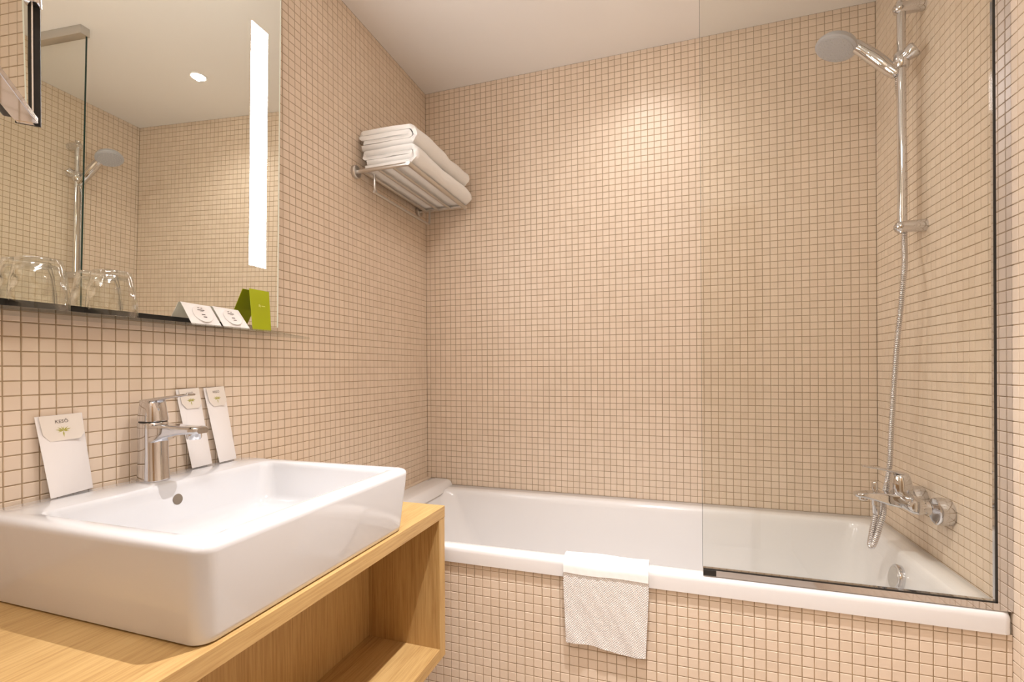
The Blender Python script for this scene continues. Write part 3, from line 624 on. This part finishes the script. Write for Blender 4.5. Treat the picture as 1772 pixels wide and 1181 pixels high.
# folded towels on the rack
def towel(z0, xs, y0, y1, H, label, seed, lean):
    rnd = random.Random(seed); t = thing('folded_towel', (.12, (y0 + y1) / 2, z0), label, 'towel', 'folded white towels on the rack')
    th = H / 4.0; hw = th * .445; xl, xr_ = xs; zz = [z0 + th * (k + .5) for k in range(4)]
    path = []
    def arc(cx, cz, r, a0, a1, n): return [(cx + r * math.cos(math.radians(a0 + (a1 - a0) * q / n)), cz + r * math.sin(math.radians(a0 + (a1 - a0) * q / n))) for q in range(n + 1)]
    R3 = (zz[3] - zz[0]) / 2; R1 = (zz[1] - zz[0]) / 2
    path += [(xl + .004, zz[0]), (xl + (xr_ - xl) * .3, zz[0] - .0006), (xl + (xr_ - xl) * .6, zz[0])] + arc(xr_ - R3, (zz[0] + zz[3]) / 2, R3, -90, 90, 10)
    path += [(xl + (xr_ - xl) * .6, zz[3] + .0010), (xl + (xr_ - xl) * .3, zz[3] + .0008)] + arc(xl + R1, (zz[2] + zz[3]) / 2, R1, 90, 270, 7)
    path += [(xl + (xr_ - xl) * .35, zz[2]), (xl + (xr_ - xl) * .6, zz[2] + .0006)] + arc(xr_ - R3 * 1.1, (zz[1] + zz[2]) / 2, R1 * .95, 90, -90, 6) + [(xl + (xr_ - xl) * .5, zz[1]), (xl + .012, zz[1] + .0004)]
    n = len(path); left = []; right = []
    for i in range(n):
        ax_, az = path[max(0, i - 1)]; bx_, bz = path[min(n - 1, i + 1)]; dx, dz = bx_ - ax_, bz - az; l = math.hypot(dx, dz) or 1; nx, nz_ = -dz / l, dx / l
        left.append((path[i][0] + nx * hw, path[i][1] + nz_ * hw)); right.append((path[i][0] - nx * hw, path[i][1] - nz_ * hw))
    loop = left + right[::-1]; m_ = 30; loops = []
    ph = [rnd.uniform(0, 6) for _ in range(6)]
    for k in range(m_ + 1):
        v = k / m_; y = y0 + (y1 - y0) * v; e = min(v, 1 - v) * (y1 - y0)
        ring = []
        for (x, z) in loop:
            w = .0028 * math.sin(9 * v + ph[0] + z * 60) + .0016 * math.sin(23 * v + ph[1] + x * 40)
            dz = .0022 * math.sin(7 * v + ph[2] + x * 22) + .001 * math.sin(19 * v + ph[3] + x * 60)
            f = (x - xl) / (xr_ - xl)
            yy = y + (.004 * math.sin(z * 210 + ph[4]) + .002 * math.sin(x * 70 + ph[5])) * (1 - abs(2 * v - 1) * 0)
            hz_ = (z - z0) / H
            ring.append((x + w * f + lean * f * v, yy, z0 + (z - z0) * (1 + .0) + dz * hz_))
        loops.append(ring)
    mb = MB(); mb.loft(loops, False, False); N2 = len(loop)
    for base, flip in ((0, True), (m_ * N2, False)):
        for i in range(n - 1):
            q = (base + i, base + i + 1, base + N2 - 2 - i, base + N2 - 1 - i); mb.f.append(q[::-1] if flip else q)
    mb.build('cloth', M_TERRY, t, bevel=None, angle=80)
towel(TZ + .0090, (.030, .236), -.522, -.060, .066, 'folded white bath towel lying directly on the steel rack', 3, .006)
towel(TZ + .0790, (.016, .232), -.520, -.075, .068, 'folded white bath towel on top of the towel stack', 8, .004)

# ------------------------------------------------------------------ bath mat hung over the tub rim
hm = thing('hand_towel', (.88, -.70, RZ), 'small white waffle towel draped over the front rim of the bathtub', 'towel')
def drape(s0, s1, ns, th, extra):
    prof = [(-.6515, -.085), (-.6530, -.050), (-.6555, -.0300), (-.6610, -.0205), (-.6700, -.0190), (-.6830, -.0192), (-.6930, -.0215), (-.6995, -.0270), (-.7030, -.0360), (-.7042, -.0560), (-.7040, -.0800), (-.7030, -.1200), (-.7015, -.1700), (-.7008, -.2150), (-.7006, -.2440)]
    d = [0.0]
    for p, q in zip(prof, prof[1:]): d.append(d[-1] + math.hypot(q[0] - p[0], q[1] - p[1]))
    T = d[-1]; nu = 36; outer = []; inner = []
    for j in range(ns + 1):
        s = (s0 + (s1 - s0) * j / ns) * T
        y, z = float(np.interp(s, d, [p[0] for p in prof])), float(np.interp(s, d, [p[1] for p in prof])); y2, z2 = float(np.interp(min(T, s + .003), d, [p[0] for p in prof])), float(np.interp(min(T, s + .003), d, [p[1] for p in prof]))
        y1_, z1_ = float(np.interp(max(0, s - .003), d, [p[0] for p in prof])), float(np.interp(max(0, s - .003), d, [p[1] for p in prof]))
        dy, dz = y2 - y1_, z2 - z1_; l = math.hypot(dy, dz) or 1; ny, nz_ = dz / l, -dy / l
        low = max(0, (-.09 - z) / .15)
        for i in range(nu + 1):
            u = i / nu; x = .7715 + .2185 * u + low * (.006 * (1 - u) - .008 * u)
            wob = low * (.003 * math.sin(u * 5 + 1.0) + .0022 * math.sin(u * 11 + z * 25)) + .0006 * math.sin(u * 30 + z * 90)
            zz = z + (.004 * math.sin(u * 6.0) - .006 * u + .003) * low ** 2
            if z > -.09: zz += .0012 * math.sin(u * 9 + s * 60)
            e = th + extra
            outer.append((x, y + ny * e - abs(wob) * 1.0, zz + nz_ * e)); inner.append((x, y + ny * extra - abs(wob), zz + nz_ * extra))
    n = (nu + 1) * (ns + 1); fs = []
    for j in range(ns):
        for i in range(nu):
            q = j * (nu + 1) + i; fs += [(q, q + 1, q + nu + 2, q + nu + 1), (n + q, n + q + nu + 1, n + q + nu + 2, n + q + 1)]
    rim = list(range(nu + 1)) + [j * (nu + 1) + nu for j in range(1, ns + 1)] + [ns * (nu + 1) + i for i in range(nu - 1, -1, -1)] + [j * (nu + 1) for j in range(ns - 1, 0, -1)]
    for p, q in zip(rim, rim[1:] + rim[:1]): fs.append((p, n + p, n + q, q))
    return MB().add(outer + inner, fs)
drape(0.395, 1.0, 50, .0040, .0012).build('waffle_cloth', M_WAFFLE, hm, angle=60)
drape(0.0, 0.415, 40, .0062, .0012).build('hem_band', M_HEM, hm, angle=60)

# ------------------------------------------------------------------ ceiling downlights
def downlight(x, y, label, k, cone):
    d = thing('ceiling_downlight', (x, y, CEIL), label, 'downlight', 'recessed ceiling downlights')
    MB().lathe([(.030, -.0002), (.0345, -.0008), (.0350, -.0025), (.0330, -.0045), (.0285, -.0045), (.0270, -.0005)], (x, y, CEIL), (0, 0, 1), 40, False, False).build('trim_ring', M_CEIL, d)
    MB().lathe([(.0285, -.0030), (.0265, -.0060), (.015, -.0075), (.0, -.0080)], (x, y, CEIL), (0, 0, 1), 32, True, False).build('lens', M_EMIT, d)
    li = bpy.data.lights.new('downlight_beam', 'SPOT'); li.energy = SPOT_W * k; li.color = SPOT_COL; li.spot_size = math.radians(cone); li.spot_blend = 1.0; li.shadow_soft_size = 0.010
    lo = bpy.data.objects.new('downlight_beam', li); COL.objects.link(lo); lo.parent = d; lo.location = (0, 0, -.011)
downlight(.965, -.335, 'small lit round ceiling downlight above the bathtub, seen in the mirror', 0.072, 140)
downlight(.965, -1.12, 'small lit round ceiling downlight in front of the tub', 1.0, 84)
lp = thing('added_fill_lamp', (.95, -2.12, CEIL), 'round opal fill lamp added overhead behind the camera, out of view', 'fill lamp')  # unseen lamp, added to brighten the front-facing surfaces
MB().lathe([(.175, -.0005), (.175, -.014), (.168, -.018)], (.95, -2.12, CEIL), (0, 0, 1), 48, True, True).build('base_ring', M_STEEL, lp)
MB().lathe([(.166, -.015), (.164, -.035), (.150, -.052), (.120, -.062), (.06, -.068), (.0, -.069)], (.95, -2.12, CEIL), (0, 0, 1), 48, True, False).build('opal_shade', M_FILL_LAMP, lp)

# ------------------------------------------------------------------ lift everything so the floor is at z = 0
for o in bpy.data.objects:
    if o.parent is None: o.location.z += FLOOR
